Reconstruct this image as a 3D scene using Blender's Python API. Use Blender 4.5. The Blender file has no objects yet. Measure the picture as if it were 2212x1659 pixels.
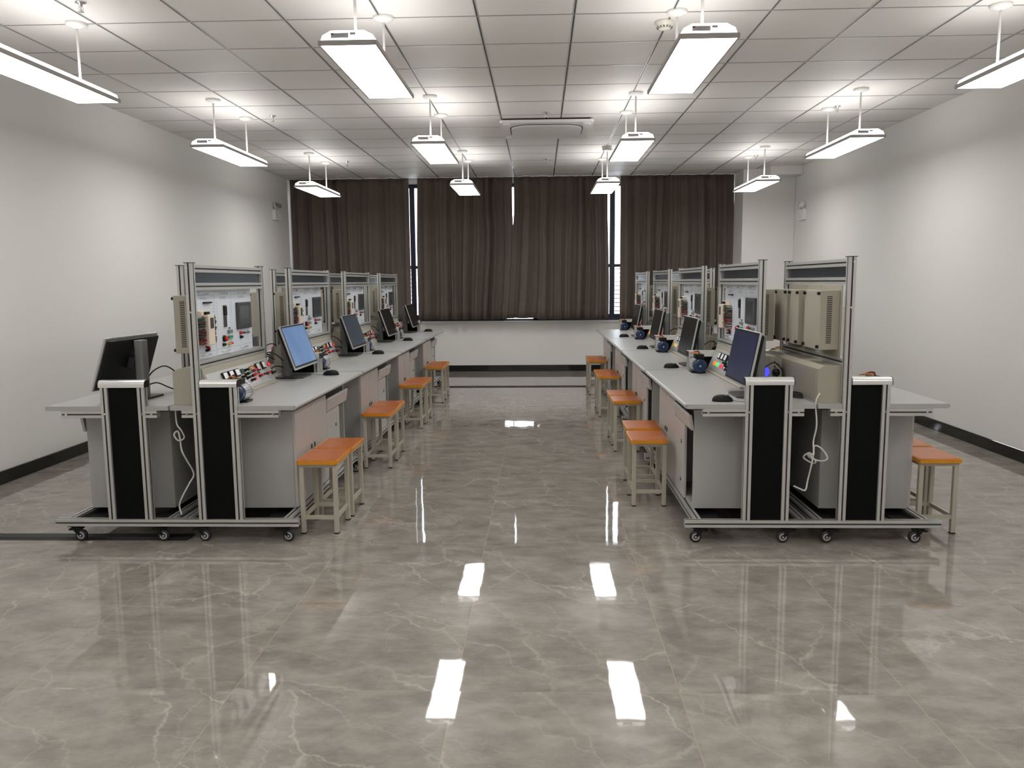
import bpy, bmesh, math, random
from mathutils import Vector, Matrix
random.seed(7)
SC = bpy.context.scene
COL = SC.collection
PI = math.pi

# ------------------------------------------------------------------ camera
FPX = 1739.09
cam_d = bpy.data.cameras.new('camera')
cam_d.sensor_fit = 'HORIZONTAL'; cam_d.sensor_width = 36.0
cam_d.lens = FPX * 36.0 / 2212.0
cam_d.clip_start = 0.05; cam_d.clip_end = 200
cam = bpy.data.objects.new('camera', cam_d); COL.objects.link(cam)
fw = Vector((-0.03511212, 0.99144283, -0.12573085)).normalized()
rt = Vector((0.99937468, 0.03430787, -0.00855693)); rt = (rt - fw * rt.dot(fw)).normalized()
up = rt.cross(fw)
cam.matrix_world = Matrix(((rt.x, up.x, -fw.x, 0), (rt.y, up.y, -fw.y, 0), (rt.z, up.z, -fw.z, 1.45), (0, 0, 0, 1)))
SC.camera = cam

# ------------------------------------------------------------------ sky and exposure
wd = bpy.data.worlds.new('sky'); SC.world = wd; wd.use_nodes = True
bg = wd.node_tree.nodes['Background']
bg.inputs[0].default_value = (0.86, 0.93, 1.0, 1); bg.inputs[1].default_value = 6.0
vs = SC.view_settings
vs.view_transform = 'Standard'; vs.look = 'None'; vs.gamma = 1.0; vs.exposure = 0.07
vs.use_curve_mapping = False
LAMP_DOWN = 12.5      # luminous panel of each pendant lamp
LAMP_UP = 3.6         # translucent housing of each pendant lamp

# ------------------------------------------------------------------ room numbers
CEIL = 3.084
XL, XR, YB, YF = -3.975, 3.80, 13.12, -2.8

# ------------------------------------------------------------------ materials
def principled(name):
    m = bpy.data.materials.new(name); m.use_nodes = True
    return m, m.node_tree, m.node_tree.nodes['Principled BSDF']

def mat(name, col, rough=0.5, metal=0.0, spec=0.5, vary=0.05, scale=9.0, bump=0.0, bscale=200.0, coat=0.0):
    m, t, b = principled(name)
    tc = t.nodes.new('ShaderNodeTexCoord')
    nz = t.nodes.new('ShaderNodeTexNoise'); nz.inputs['Scale'].default_value = scale; nz.inputs['Detail'].default_value = 3
    t.links.new(tc.outputs['Object'], nz.inputs['Vector'])
    mx = t.nodes.new('ShaderNodeMix'); mx.data_type = 'RGBA'
    mx.inputs[6].default_value = tuple(c * (1 - vary) for c in col) + (1,)
    mx.inputs[7].default_value = tuple(min(1, c * (1 + vary)) for c in col) + (1,)
    t.links.new(nz.outputs['Fac'], mx.inputs[0]); t.links.new(mx.outputs[2], b.inputs['Base Color'])
    b.inputs['Roughness'].default_value = rough; b.inputs['Metallic'].default_value = metal
    b.inputs['Specular IOR Level'].default_value = spec
    b.inputs['Coat Weight'].default_value = coat
    if bump:
        n2 = t.nodes.new('ShaderNodeTexNoise'); n2.inputs['Scale'].default_value = bscale
        t.links.new(tc.outputs['Object'], n2.inputs['Vector'])
        bp = t.nodes.new('ShaderNodeBump'); bp.inputs['Strength'].default_value = bump; bp.inputs['Distance'].default_value = 0.002
        t.links.new(n2.outputs['Fac'], bp.inputs['Height']); t.links.new(bp.outputs['Normal'], b.inputs['Normal'])
    return m

def emit(name, col, strength, base=(0.8, 0.8, 0.8), vary=0.0):
    m, t, b = principled(name)
    b.inputs['Base Color'].default_value = tuple(base) + (1,)
    b.inputs['Emission Color'].default_value = tuple(col) + (1,)
    b.inputs['Emission Strength'].default_value = strength
    b.inputs['Roughness'].default_value = 0.3
    return m

M = {}
M['wall'] = mat('wall_paint', (0.81, 0.795, 0.775), 0.75, vary=0.012, scale=0.6, bump=0.03)
M['skirt'] = mat('black_skirting_tile', (0.012, 0.013, 0.012), 0.05, vary=0.25, scale=3)
M['alu'] = mat('anodised_aluminium', (0.60, 0.60, 0.58), 0.38, metal=0.55, vary=0.03, scale=30)
M['slot'] = mat('profile_groove_shade', (0.10, 0.10, 0.095), 0.55, metal=0.3, vary=0.1)  # shade inside the grooves, painted as darker metal
M['cap'] = mat('handrail_aluminium', (0.78, 0.78, 0.77), 0.32, metal=0.5, vary=0.02, scale=20)
M['blk'] = mat('black_plastic', (0.008, 0.008, 0.009), 0.45, vary=0.2, spec=0.25)
M['infill'] = mat('black_infill_board', (0.0035, 0.0038, 0.004), 0.7, vary=0.2, scale=4, spec=0.12)
M['sign'] = mat('dark_acrylic', (0.022, 0.030, 0.040), 0.25, vary=0.1, spec=0.6)
M['desk'] = mat('desk_laminate', (0.42, 0.42, 0.412), 0.34, vary=0.035, scale=60)
M['cabinet'] = mat('cabinet_grey_laminate', (0.44, 0.435, 0.425), 0.42, vary=0.02, scale=5)
M['cabfront'] = mat('cabinet_front_laminate', (0.53, 0.505, 0.49), 0.36, vary=0.02, scale=5)
M['beige'] = mat('beige_powder_coat', (0.40, 0.375, 0.305), 0.5, vary=0.025, scale=14, bump=0.06, bscale=500)
M['panel'] = mat('white_module_plate', (0.72, 0.77, 0.84), 0.3, vary=0.015, scale=12)
M['face'] = mat('console_face_plate', (0.55, 0.555, 0.55), 0.34, metal=0.25, vary=0.02, scale=16)
M['mark'] = mat('printed_grey_marks', (0.36, 0.37, 0.42), 0.6, vary=0.1)
M['markdk'] = mat('printed_dark_marks', (0.07, 0.07, 0.08), 0.6, vary=0.1)
M['cream'] = mat('cream_plastic', (0.80, 0.69, 0.57), 0.45, vary=0.02)
M['red'] = mat('red_plastic', (0.55, 0.02, 0.03), 0.35, vary=0.06)
M['green'] = mat('green_plastic', (0.03, 0.28, 0.10), 0.4, vary=0.06)
M['yellow'] = mat('yellow_plastic', (0.75, 0.50, 0.05), 0.4, vary=0.06)
M['wht'] = mat('white_plastic', (0.82, 0.81, 0.79), 0.4, vary=0.02)
M['offwht'] = mat('off_white_plastic', (0.74, 0.70, 0.63), 0.45, vary=0.03)
M['chrome'] = mat('chrome', (0.75, 0.75, 0.75), 0.14, metal=1.0, vary=0.02)
M['grey'] = mat('mid_grey_plastic', (0.22, 0.225, 0.23), 0.4, vary=0.05)
M['dkgrey'] = mat('dark_grey_plastic', (0.045, 0.047, 0.05), 0.38, vary=0.06)
M['screen'] = mat('switched_off_screen', (0.007, 0.0075, 0.008), 0.25, vary=0.1, spec=0.25)
M['hmi'] = mat('dark_touch_screen', (0.05, 0.058, 0.06), 0.2, vary=0.15, scale=6)
M['silver'] = mat('silver_bezel', (0.55, 0.55, 0.55), 0.35, metal=0.6, vary=0.03)
M['rubber'] = mat('black_rubber', (0.014, 0.014, 0.014), 0.5, vary=0.2)
M['motor'] = mat('cast_aluminium', (0.55, 0.56, 0.57), 0.38, metal=0.7, vary=0.06, scale=40)
M['blue'] = mat('blue_enamel', (0.005, 0.024, 0.078), 0.25, vary=0.08, coat=0.2)
M['orange'] = mat('orange_laminate', (0.47, 0.125, 0.022), 0.27, vary=0.16, scale=14)
M['orangedge'] = mat('yellow_orange_edge', (0.70, 0.265, 0.012), 0.35, vary=0.05)
M['leg'] = mat('beige_steel_tube', (0.46, 0.43, 0.355), 0.42, vary=0.02)
M['curt'] = mat('brown_curtain_cloth', (0.140, 0.114, 0.098), 0.92, spec=0.1, vary=0.12, scale=5, bump=0.2, bscale=320)
M['winframe'] = mat('dark_window_frame', (0.035, 0.045, 0.075), 0.4, metal=0.2, vary=0.08)
M['grey_wire'] = mat('grey_wire', (0.30, 0.30, 0.29), 0.5, vary=0.05)
M['sillm'] = mat('white_window_sill', (0.88, 0.88, 0.87), 0.5, vary=0.01)
M['cable'] = mat('black_cable', (0.012, 0.012, 0.012), 0.45, vary=0.2)
M['wcable'] = mat('white_cable', (0.70, 0.69, 0.66), 0.5, vary=0.03)
M['ltmetal'] = mat('galvanised_grid', (0.66, 0.66, 0.65), 0.3, metal=0.5, vary=0.02)
M['lampframe'] = mat('lamp_grey_frame', (0.46, 0.44, 0.435), 0.5, vary=0.05)
M['sticker'] = mat('grey_sticker', (0.62, 0.62, 0.66), 0.5, vary=0.12, scale=60)
M['stickred'] = mat('red_sticker_corner', (0.35, 0.06, 0.07), 0.5)
M['w_red'] = mat('dark_red_wire', (0.20, 0.018, 0.02), 0.45, vary=0.1)
M['w_green'] = mat('dark_green_wire', (0.025, 0.075, 0.045), 0.45, vary=0.1)
M['w_dark'] = mat('dark_wire', (0.02, 0.02, 0.02), 0.5, vary=0.1)
M['lamp'] = emit('lamp_diffuser', (1.0, 0.985, 0.955), LAMP_DOWN)
M['lamphouse'] = emit('lamp_housing', (1.0, 0.985, 0.955), LAMP_UP)
M['ledred'] = emit('lit_red_lamp', (1.0, 0.03, 0.05), 0.6, (0.6, 0.02, 0.02))
M['b_or'] = emit('lit_orange_button', (1.0, 0.22, 0.02), 0.75, (0.7, 0.2, 0.03))
M['b_gr'] = emit('lit_green_button', (0.02, 0.85, 0.30), 0.75, (0.03, 0.6, 0.2))
M['b_rd'] = emit('lit_red_button', (1.0, 0.03, 0.12), 0.75, (0.6, 0.03, 0.06))
M['meter'] = emit('lit_meter_dial', (0.9, 0.93, 1.0), 0.12, (0.8, 0.8, 0.8))
M['bluelit'] = emit('blue_lit_disc', (0.08, 0.08, 1.0), 0.95, (0.05, 0.05, 0.6))

def screen_mat(name, c1, c2, strength, axis='Z'):
    """glowing display: soft blotches between two colours, as a desktop wallpaper"""
    m, t, b = principled(name)
    tc = t.nodes.new('ShaderNodeTexCoord')
    nz = t.nodes.new('ShaderNodeTexNoise'); nz.inputs['Scale'].default_value = 3.2; nz.inputs['Detail'].default_value = 1
    t.links.new(tc.outputs['Object'], nz.inputs['Vector'])
    rp = t.nodes.new('ShaderNodeValToRGB')
    rp.color_ramp.elements[0].position = 0.38; rp.color_ramp.elements[0].color = c1 + (1,)
    rp.color_ramp.elements[1].position = 0.66; rp.color_ramp.elements[1].color = c2 + (1,)
    t.links.new(nz.outputs['Fac'], rp.inputs['Fac']); t.links.new(rp.outputs['Color'], b.inputs['Emission Color'])
    b.inputs['Emission Strength'].default_value = strength
    b.inputs['Base Color'].default_value = (0.006, 0.006, 0.007, 1); b.inputs['Roughness'].default_value = 0.3; b.inputs['Specular IOR Level'].default_value = 0.22
    return m
M['scr_blue'] = screen_mat('lit_blue_screen', (0.12, 0.21, 0.40), (0.17, 0.28, 0.48), 0.85)
M['scr_slate'] = screen_mat('slate_reflection_screen', (0.030, 0.040, 0.055), (0.045, 0.058, 0.075), 0.8)  # reflection on a switched-off screen, put in as a dim slate glow
M['scr_navy'] = screen_mat('lit_navy_screen', (0.004, 0.005, 0.030), (0.010, 0.016, 0.052), 0.95)

def math_node(t, op, a, b=None):
    n = t.nodes.new('ShaderNodeMath'); n.operation = op
    for i, v in enumerate((a, b)):
        if v is None: continue
        if isinstance(v, (int, float)): n.inputs[i].default_value = v
        else: t.links.new(v, n.inputs[i])
    return n.outputs[0]

def floor_material():
    m, t, b = principled('polished_marble_tile')
    N = t.nodes; L = t.links
    tc = N.new('ShaderNodeTexCoord'); sp = N.new('ShaderNodeSeparateXYZ'); L.new(tc.outputs['Object'], sp.inputs[0])
    def cell(out, off):
        v = math_node(t, 'DIVIDE', math_node(t, 'SUBTRACT', out, off), 0.8)
        return math_node(t, 'FLOOR', v), math_node(t, 'FRACT', v)
    ix, fx = cell(sp.outputs['X'], -1.11 - 16); iy, fy = cell(sp.outputs['Y'], 2.708 - 16)
    cid = N.new('ShaderNodeCombineXYZ'); L.new(ix, cid.inputs[0]); L.new(iy, cid.inputs[1])
    wn = N.new('ShaderNodeTexWhiteNoise'); wn.noise_dimensions = '2D'; L.new(cid.outputs[0], wn.inputs['Vector'])
    sc = N.new('ShaderNodeVectorMath'); sc.operation = 'SCALE'; L.new(wn.outputs['Color'], sc.inputs[0]); sc.inputs['Scale'].default_value = 23.0
    ad = N.new('ShaderNodeVectorMath'); ad.operation = 'ADD'; L.new(tc.outputs['Object'], ad.inputs[0]); L.new(sc.outputs[0], ad.inputs[1])
    P = ad.outputs[0]
    # warp
    wz = N.new('ShaderNodeTexNoise'); wz.inputs['Scale'].default_value = 2.3; wz.inputs['Detail'].default_value = 5; wz.inputs['Roughness'].default_value = 0.62
    L.new(P, wz.inputs['Vector'])
    ws = N.new('ShaderNodeVectorMath'); ws.operation = 'SCALE'; ws.inputs['Scale'].default_value = 0.36; L.new(wz.outputs['Color'], ws.inputs[0])
    wp = N.new('ShaderNodeVectorMath'); wp.operation = 'ADD'; L.new(P, wp.inputs[0]); L.new(ws.outputs[0], wp.inputs[1])
    rot = N.new('ShaderNodeMapping'); rot.inputs['Scale'].default_value = (1.0, 2.3, 1.0)
    vr = N.new('ShaderNodeVectorRotate'); vr.rotation_type = 'Z_AXIS'; L.new(wp.outputs[0], vr.inputs['Vector'])
    L.new(math_node(t, 'MULTIPLY_ADD', wn.outputs['Value'], 1.1), vr.inputs['Angle'])
    L.new(vr.outputs[0], rot.inputs['Vector'])
    def veins(scale, width):
        v = N.new('ShaderNodeTexVoronoi'); v.feature = 'DISTANCE_TO_EDGE'; v.inputs['Scale'].default_value = scale
        L.new(rot.outputs[0], v.inputs['Vector'])
        r = N.new('ShaderNodeMapRange'); r.inputs['From Min'].default_value = 0.0; r.inputs['From Max'].default_value = width
        r.inputs['To Min'].default_value = 1.0; r.inputs['To Max'].default_value = 0.0
        L.new(v.outputs['Distance'], r.inputs['Value'])
        return math_node(t, 'POWER', r.outputs[0], 2.0)
    v1 = veins(1.35, 0.026); v2 = veins(3.3, 0.034)
    mk = N.new('ShaderNodeTexNoise'); mk.inputs['Scale'].default_value = 2.2; mk.inputs['Detail'].default_value = 2; L.new(P, mk.inputs['Vector'])
    mkr = N.new('ShaderNodeMapRange'); mkr.inputs['From Min'].default_value = 0.44; mkr.inputs['From Max'].default_value = 0.62; L.new(mk.outputs['Fac'], mkr.inputs['Value'])
    vein = math_node(t, 'ADD', math_node(t, 'MULTIPLY', v1, math_node(t, 'MULTIPLY_ADD', mkr.outputs[0], 0.75)), math_node(t, 'MULTIPLY', math_node(t, 'MULTIPLY', v2, mkr.outputs[0]), 0.6))
    # cloudy ground
    cl = N.new('ShaderNodeTexNoise'); cl.inputs['Scale'].default_value = 6.5; cl.inputs['Detail'].default_value = 8; cl.inputs['Roughness'].default_value = 0.68
    mp = N.new('ShaderNodeMapping'); mp.inputs['Scale'].default_value = (0.75, 1.3, 1.0); L.new(P, mp.inputs['Vector']); L.new(mp.outputs[0], cl.inputs['Vector'])
    rp = N.new('ShaderNodeValToRGB'); e = rp.color_ramp.elements
    e[0].position = 0.32; e[0].color = (0.200, 0.181, 0.158, 1); e[1].position = 0.68; e[1].color = (0.345, 0.318, 0.283, 1)
    L.new(cl.outputs['Fac'], rp.inputs['Fac'])
    mv = N.new('ShaderNodeMix'); mv.data_type = 'RGBA'; L.new(math_node(t, 'MINIMUM', math_node(t, 'MULTIPLY', vein, 0.5), 0.7), mv.inputs[0])
    L.new(rp.outputs['Color'], mv.inputs[6]); mv.inputs[7].default_value = (0.49, 0.45, 0.395, 1)
    # grout
    def edge(f):
        return math_node(t, 'MINIMUM', f, math_node(t, 'SUBTRACT', 1.0, f))
    g1 = math_node(t, 'LESS_THAN', edge(fx), 0.0022); g2 = math_node(t, 'LESS_THAN', edge(fy), 0.0016)
    mg = N.new('ShaderNodeMix'); mg.data_type = 'RGBA'; L.new(math_node(t, 'MAXIMUM', g1, math_node(t, 'MULTIPLY', g2, 0.6)), mg.inputs[0])
    L.new(mv.outputs[2], mg.inputs[6]); mg.inputs[7].default_value = (0.38, 0.31, 0.24, 1)
    L.new(mg.outputs[2], b.inputs['Base Color'])
    b.inputs['Roughness'].default_value = 0.03
    b.inputs['IOR'].default_value = 1.5
    bn = N.new('ShaderNodeTexNoise'); bn.inputs['Scale'].default_value = 7.0; bn.inputs['Detail'].default_value = 1; L.new(P, bn.inputs['Vector'])
    bp = N.new('ShaderNodeBump'); bp.inputs['Strength'].default_value = 0.035; bp.inputs['Distance'].default_value = 0.01
    L.new(bn.outputs['Fac'], bp.inputs['Height']); L.new(bp.outputs['Normal'], b.inputs['Normal'])
    return m
M['floor'] = floor_material()

CGX, CGY = -0.381, 5.214   # a crossing of the ceiling grid
def ceiling_material():
    m, t, b = principled('white_ceiling_tile')
    N = t.nodes; L = t.links
    tc = N.new('ShaderNodeTexCoord'); sp = N.new('ShaderNodeSeparateXYZ'); L.new(tc.outputs['Object'], sp.inputs[0])
    def fr(o, off): return math_node(t, 'FRACT', math_node(t, 'DIVIDE', math_node(t, 'SUBTRACT', o, off), 0.6))
    fx = fr(sp.outputs['X'], CGX - 12); fy = fr(sp.outputs['Y'], CGY - 12)
    def ed(f): return math_node(t, 'MINIMUM', f, math_node(t, 'SUBTRACT', 1.0, f))
    lx = math_node(t, 'LESS_THAN', ed(fx), 0.014); ly = math_node(t, 'LESS_THAN', ed(fy), 0.0060)
    mx = N.new('ShaderNodeMix'); mx.data_type = 'RGBA'
    L.new(math_node(t, 'MAXIMUM', lx, math_node(t, 'MULTIPLY', ly, 0.8)), mx.inputs[0])
    nz = N.new('ShaderNodeTexNoise'); nz.inputs['Scale'].default_value = 1.5; L.new(tc.outputs['Object'], nz.inputs['Vector'])
    rp = N.new('ShaderNodeValToRGB'); rp.color_ramp.elements[0].color = (0.82, 0.80, 0.775, 1); rp.color_ramp.elements[1].color = (0.85, 0.83, 0.805, 1)
    L.new(nz.outputs['Fac'], rp.inputs['Fac']); L.new(rp.outputs['Color'], mx.inputs[6]); mx.inputs[7].default_value = (0.07, 0.068, 0.065, 1)
    L.new(mx.outputs[2], b.inputs['Base Color']); b.inputs['Roughness'].default_value = 0.55
    return m
M['ceil'] = ceiling_material()

def glass_material():
    m = bpy.data.materials.new('window_glass'); m.use_nodes = True
    t = m.node_tree; t.nodes.clear()
    o = t.nodes.new('ShaderNodeOutputMaterial'); mx = t.nodes.new('ShaderNodeMixShader')
    tr = t.nodes.new('ShaderNodeBsdfTransparent'); gl = t.nodes.new('ShaderNodeBsdfGlossy'); gl.inputs['Roughness'].default_value = 0.02
    fr = t.nodes.new('ShaderNodeFresnel'); fr.inputs['IOR'].default_value = 1.45
    t.links.new(fr.outputs[0], mx.inputs[0]); t.links.new(tr.outputs[0], mx.inputs[1]); t.links.new(gl.outputs[0], mx.inputs[2])
    t.links.new(mx.outputs[0], o.inputs[0]); return m
M['glass'] = glass_material()

# ------------------------------------------------------------------ mesh builder
class MB:
    def __init__(s): s.bm = bmesh.new(); s.mats = []
    def mi(s, m):
        m = M[m] if isinstance(m, str) else m
        if m not in s.mats: s.mats.append(m)
        return s.mats.index(m)
    def face(s, vs, m, smooth=False):
        try: f = s.bm.faces.new(vs)
        except ValueError: return None
        f.material_index = m; f.smooth = smooth; return f
    def box(s, x0, x1, y0, y1, z0, z1, m, bev=0.0, seg=2):
        k = s.mi(m); bm = s.bm
        v = [bm.verts.new((x, y, z)) for x in (x0, x1) for y in (y0, y1) for z in (z0, z1)]
        fs = [s.face([v[i] for i in q], k) for q in ((0, 1, 3, 2), (4, 6, 7, 5), (0, 4, 5, 1), (2, 3, 7, 6), (0, 2, 6, 4), (1, 5, 7, 3))]
        if bev > 0:
            es = list({e for f in fs for e in f.edges})
            r = bmesh.ops.bevel(bm, geom=es, offset=bev, segments=seg, profile=0.5, affect='EDGES')
            for f in r['faces']: f.material_index = k
        return s
    def prism(s, poly, axis, a0, a1, m, sidemats=None, smooth=False, capmat=None):
        """poly in the plane across `axis`: x->(y,z)  y->(x,z)  z->(x,y)"""
        k = s.mi(m); bm = s.bm
        def P(p, a): return {'x': (a, p[0], p[1]), 'y': (p[0], a, p[1]), 'z': (p[0], p[1], a)}[axis]
        A = [bm.verts.new(P(p, a0)) for p in poly]; B = [bm.verts.new(P(p, a1)) for p in poly]
        n = len(poly)
        for i in range(n):
            j = (i + 1) % n
            kk = s.mi(sidemats[i]) if sidemats and sidemats[i] else k
            s.face([A[i], A[j], B[j], B[i]], kk, smooth)
        ck = s.mi(capmat) if capmat else k
        s.face(A[::-1], ck); s.face(B, ck)
        return s
    def bar(s, axis, c, a0, a1, m='alu', w=0.04, slot=0.0085, depth=0.009):
        """slotted aluminium profile bar"""
        h = w / 2; g = slot / 2; d = h - depth
        base = [(-h, -h), (-g, -h), (-g, -d), (g, -d), (g, -h)]
        poly = []; sm = []
        for r in range(4):
            ca, sa = [(1, 0), (0, 1), (-1, 0), (0, -1)][r]
            for (x, y) in base: poly.append((c[0] + x * ca - y * sa, c[1] + x * sa + y * ca))
            sm += [None, 'slot', 'slot', 'slot', None]
        return s.prism(poly, axis, a0, a1, m, sm)
    def cyl(s, p0, p1, r, m, seg=20, r2=None, caps=True, smooth=True):
        k = s.mi(m); bm = s.bm; p0 = Vector(p0); p1 = Vector(p1); r2 = r if r2 is None else r2
        d = (p1 - p0).normalized(); a = d.orthogonal().normalized(); b = d.cross(a)
        A = []; B = []
        for i in range(seg):
            t = 2 * PI * i / seg; o = a * math.cos(t) + b * math.sin(t)
            A.append(bm.verts.new(p0 + o * r)); B.append(bm.verts.new(p1 + o * r2))
        for i in range(seg):
            j = (i + 1) % seg; s.face([A[i], A[j], B[j], B[i]], k, smooth)
        if caps: s.face(A[::-1], k); s.face(B, k)
        return s
    def lathe(s, p, d, prof, m, seg=28):
        """prof: list of (distance along d, radius)"""
        k = s.mi(m); bm = s.bm; p = Vector(p); d = Vector(d).normalized(); a = d.orthogonal().normalized(); b = d.cross(a)
        rings = []
        for (h, r) in prof:
            rings.append([bm.verts.new(p + d * h + (a * math.cos(2 * PI * i / seg) + b * math.sin(2 * PI * i / seg)) * max(r, 1e-5)) for i in range(seg)])
        for q in range(len(rings) - 1):
            for i in range(seg):
                j = (i + 1) % seg; s.face([rings[q][i], rings[q][j], rings[q + 1][j], rings[q + 1][i]], k, True)
        s.face(rings[0][::-1], k); s.face(rings[-1], k)
        return s
    def tube(s, pts, r, m, seg=8, sub=6):
        k = s.mi(m); bm = s.bm; pts = [Vector(p) for p in pts]
        Q = []
        n = len(pts)
        for i in range(n - 1):
            p0 = pts[max(i - 1, 0)]; p1 = pts[i]; p2 = pts[i + 1]; p3 = pts[min(i + 2, n - 1)]
            for j in range(sub):
                t = j / sub
                Q.append(0.5 * ((2 * p1) + (-p0 + p2) * t + (2 * p0 - 5 * p1 + 4 * p2 - p3) * t * t + (-p0 + 3 * p1 - 3 * p2 + p3) * t ** 3))
        Q.append(pts[-1])
        rings = []; a = None
        for i, q in enumerate(Q):
            d = (Q[min(i + 1, len(Q) - 1)] - Q[max(i - 1, 0)]).normalized()
            if a is None: a = d.orthogonal().normalized()
            else:
                a = a - d * a.dot(d); a = a.normalized() if a.length > 1e-6 else d.orthogonal().normalized()
            b = d.cross(a)
            rings.append([bm.verts.new(q + (a * math.cos(2 * PI * c / seg) + b * math.sin(2 * PI * c / seg)) * r) for c in range(seg)])
        for i in range(len(rings) - 1):
            for c in range(seg):
                e = (c + 1) % seg; s.face([rings[i][c], rings[i][e], rings[i + 1][e], rings[i + 1][c]], k, True)
        s.face(rings[0][::-1], k); s.face(rings[-1], k)
        return s
    def xform(s, mtx):
        bmesh.ops.transform(s.bm, matrix=mtx, verts=s.bm.verts); return s
    def build(s, name, parent=None):
        bm = s.bm
        bmesh.ops.recalc_face_normals(bm, faces=bm.faces)
        me = bpy.data.meshes.new(name); bm.to_mesh(me); bm.free()
        for m in s.mats: me.materials.append(m)
        o = bpy.data.objects.new(name, me); COL.objects.link(o)
        if parent is not None: o.parent = parent
        return o

def tag(o, label=None, cat=None, group=None, kind=None):
    if label: o['label'] = label
    if cat: o['category'] = cat
    if group: o['group'] = group
    if kind: o['kind'] = kind
    return o

def thing(name, label=None, cat=None, group=None):
    o = bpy.data.objects.new(name, None); o.empty_display_size = 0.1; COL.objects.link(o)
    return tag(o, label, cat, group)

def copy_tree(o, parent=None):
    c = o.copy(); COL.objects.link(c); c.parent = parent
    for ch in list(o.children): copy_tree(ch, c)
    return c

class Proto:
    """the first placing uses the built thing itself, later ones copy it with its parts"""
    def __init__(s, root): s.root = root; s.used = False
    def get(s):
        if not s.used:
            s.used = True; s.src = s.root; return s.root
        return copy_tree(s.src)

def structure(name, mb):
    return tag(mb.build(name), kind='structure')

def offset_poly(cx, cy, w, h, r, n=5):
    pts = []
    for (sx, sy, a0) in ((1, 1, 0), (-1, 1, PI / 2), (-1, -1, PI), (1, -1, 3 * PI / 2)):
        for i in range(n + 1):
            a = a0 + PI / 2 * i / n
            pts.append((cx + sx * (w / 2 - r) + r * math.cos(a), cy + sy * (h / 2 - r) + r * math.sin(a)))
    return pts

# ================================================================== THE ROOM
structure('floor', MB().box(XL - 0.2, XR + 0.2, YF - 0.2, YB + 0.2, -0.1, 0.0, 'floor'))
structure('ceiling', MB().box(XL - 0.2, XR + 0.2, YF - 0.2, YB + 0.2, CEIL, CEIL + 0.1, 'ceil'))
structure('wall_left', MB().box(XL - 0.2, XL, YF - 0.2, YB + 0.2, 0, CEIL, 'wall'))
structure('wall_right', MB().box(XR, XR + 0.2, YF - 0.2, YB + 0.2, 0, CEIL, 'wall'))
structure('wall_front', MB().box(XL, XR, YF - 0.2, YF, 0, CEIL, 'wall'))
WX0, WX1, WZ0, WZ1 = -3.86, 3.13, 0.822, 3.02
w = MB()
w.box(XL, XR, YB, YB + 0.2, 0, WZ0 - 0.028, 'wall'); w.box(XL, WX0, YB, YB + 0.2, WZ0 - 0.028, CEIL, 'wall')
w.box(WX1, XR, YB, YB + 0.2, WZ0 - 0.028, CEIL, 'wall'); w.box(WX0, WX1, YB, YB + 0.2, WZ1, CEIL, 'wall')
structure('wall_back', w)
# the pier in the far right corner and the beam stub before it
structure('wall_pier', MB().box(3.03, XR - 0.002, 12.36, YB - 0.002, 0, CEIL - 0.001, 'wall', 0.004))
structure('trim_1', MB().box(3.33, XR - 0.002, 12.02, 12.358, 2.955, CEIL - 0.001, 'wall', 0.004))
# skirting
def skirting(name, x0, x1, y0, y1, along):
    m = MB(); m.box(x0, x1, y0, y1, 0.0, 0.1, 'skirt', 0.003, 1); structure(name, m)
skirting('baseboard_left', XL, XL + 0.012, YF, YB, 'y')
skirting('baseboard_right', XR - 0.012, XR, YF, 12.35, 'y')
skirting('baseboard_back', XL + 0.013, 3.02, YB - 0.012, YB, 'x')
skirting('baseboard_pier', 3.03, XR - 0.013, 12.348, 12.36, 'x')
skirting('baseboard_front', XL + 0.013, XR - 0.013, YF, YF + 0.012, 'x')
# ceiling T-bars
g = MB()
i = -7
while True:
    x = CGX + 0.6 * i; i += 1
    if x < XL + 0.05: continue
    if x > XR - 0.05: break
    for (s0, s1) in ((-0.0085, -0.0042), (0.0042, 0.0085)):
        g.box(x + s0, x + s1, YF, 12.0, CEIL - 0.0035, CEIL - 0.0002, 'ltmetal')
j = -14
while True:
    y = CGY + 0.6 * j; j += 1
    if y < YF + 0.05: continue
    if y > 12.9: break
    g.box(XL, XR, y + 0.003, y + 0.0085, CEIL - 0.0025, CEIL - 0.0002, 'ltmetal')
structure('trim_2', g)

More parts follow.
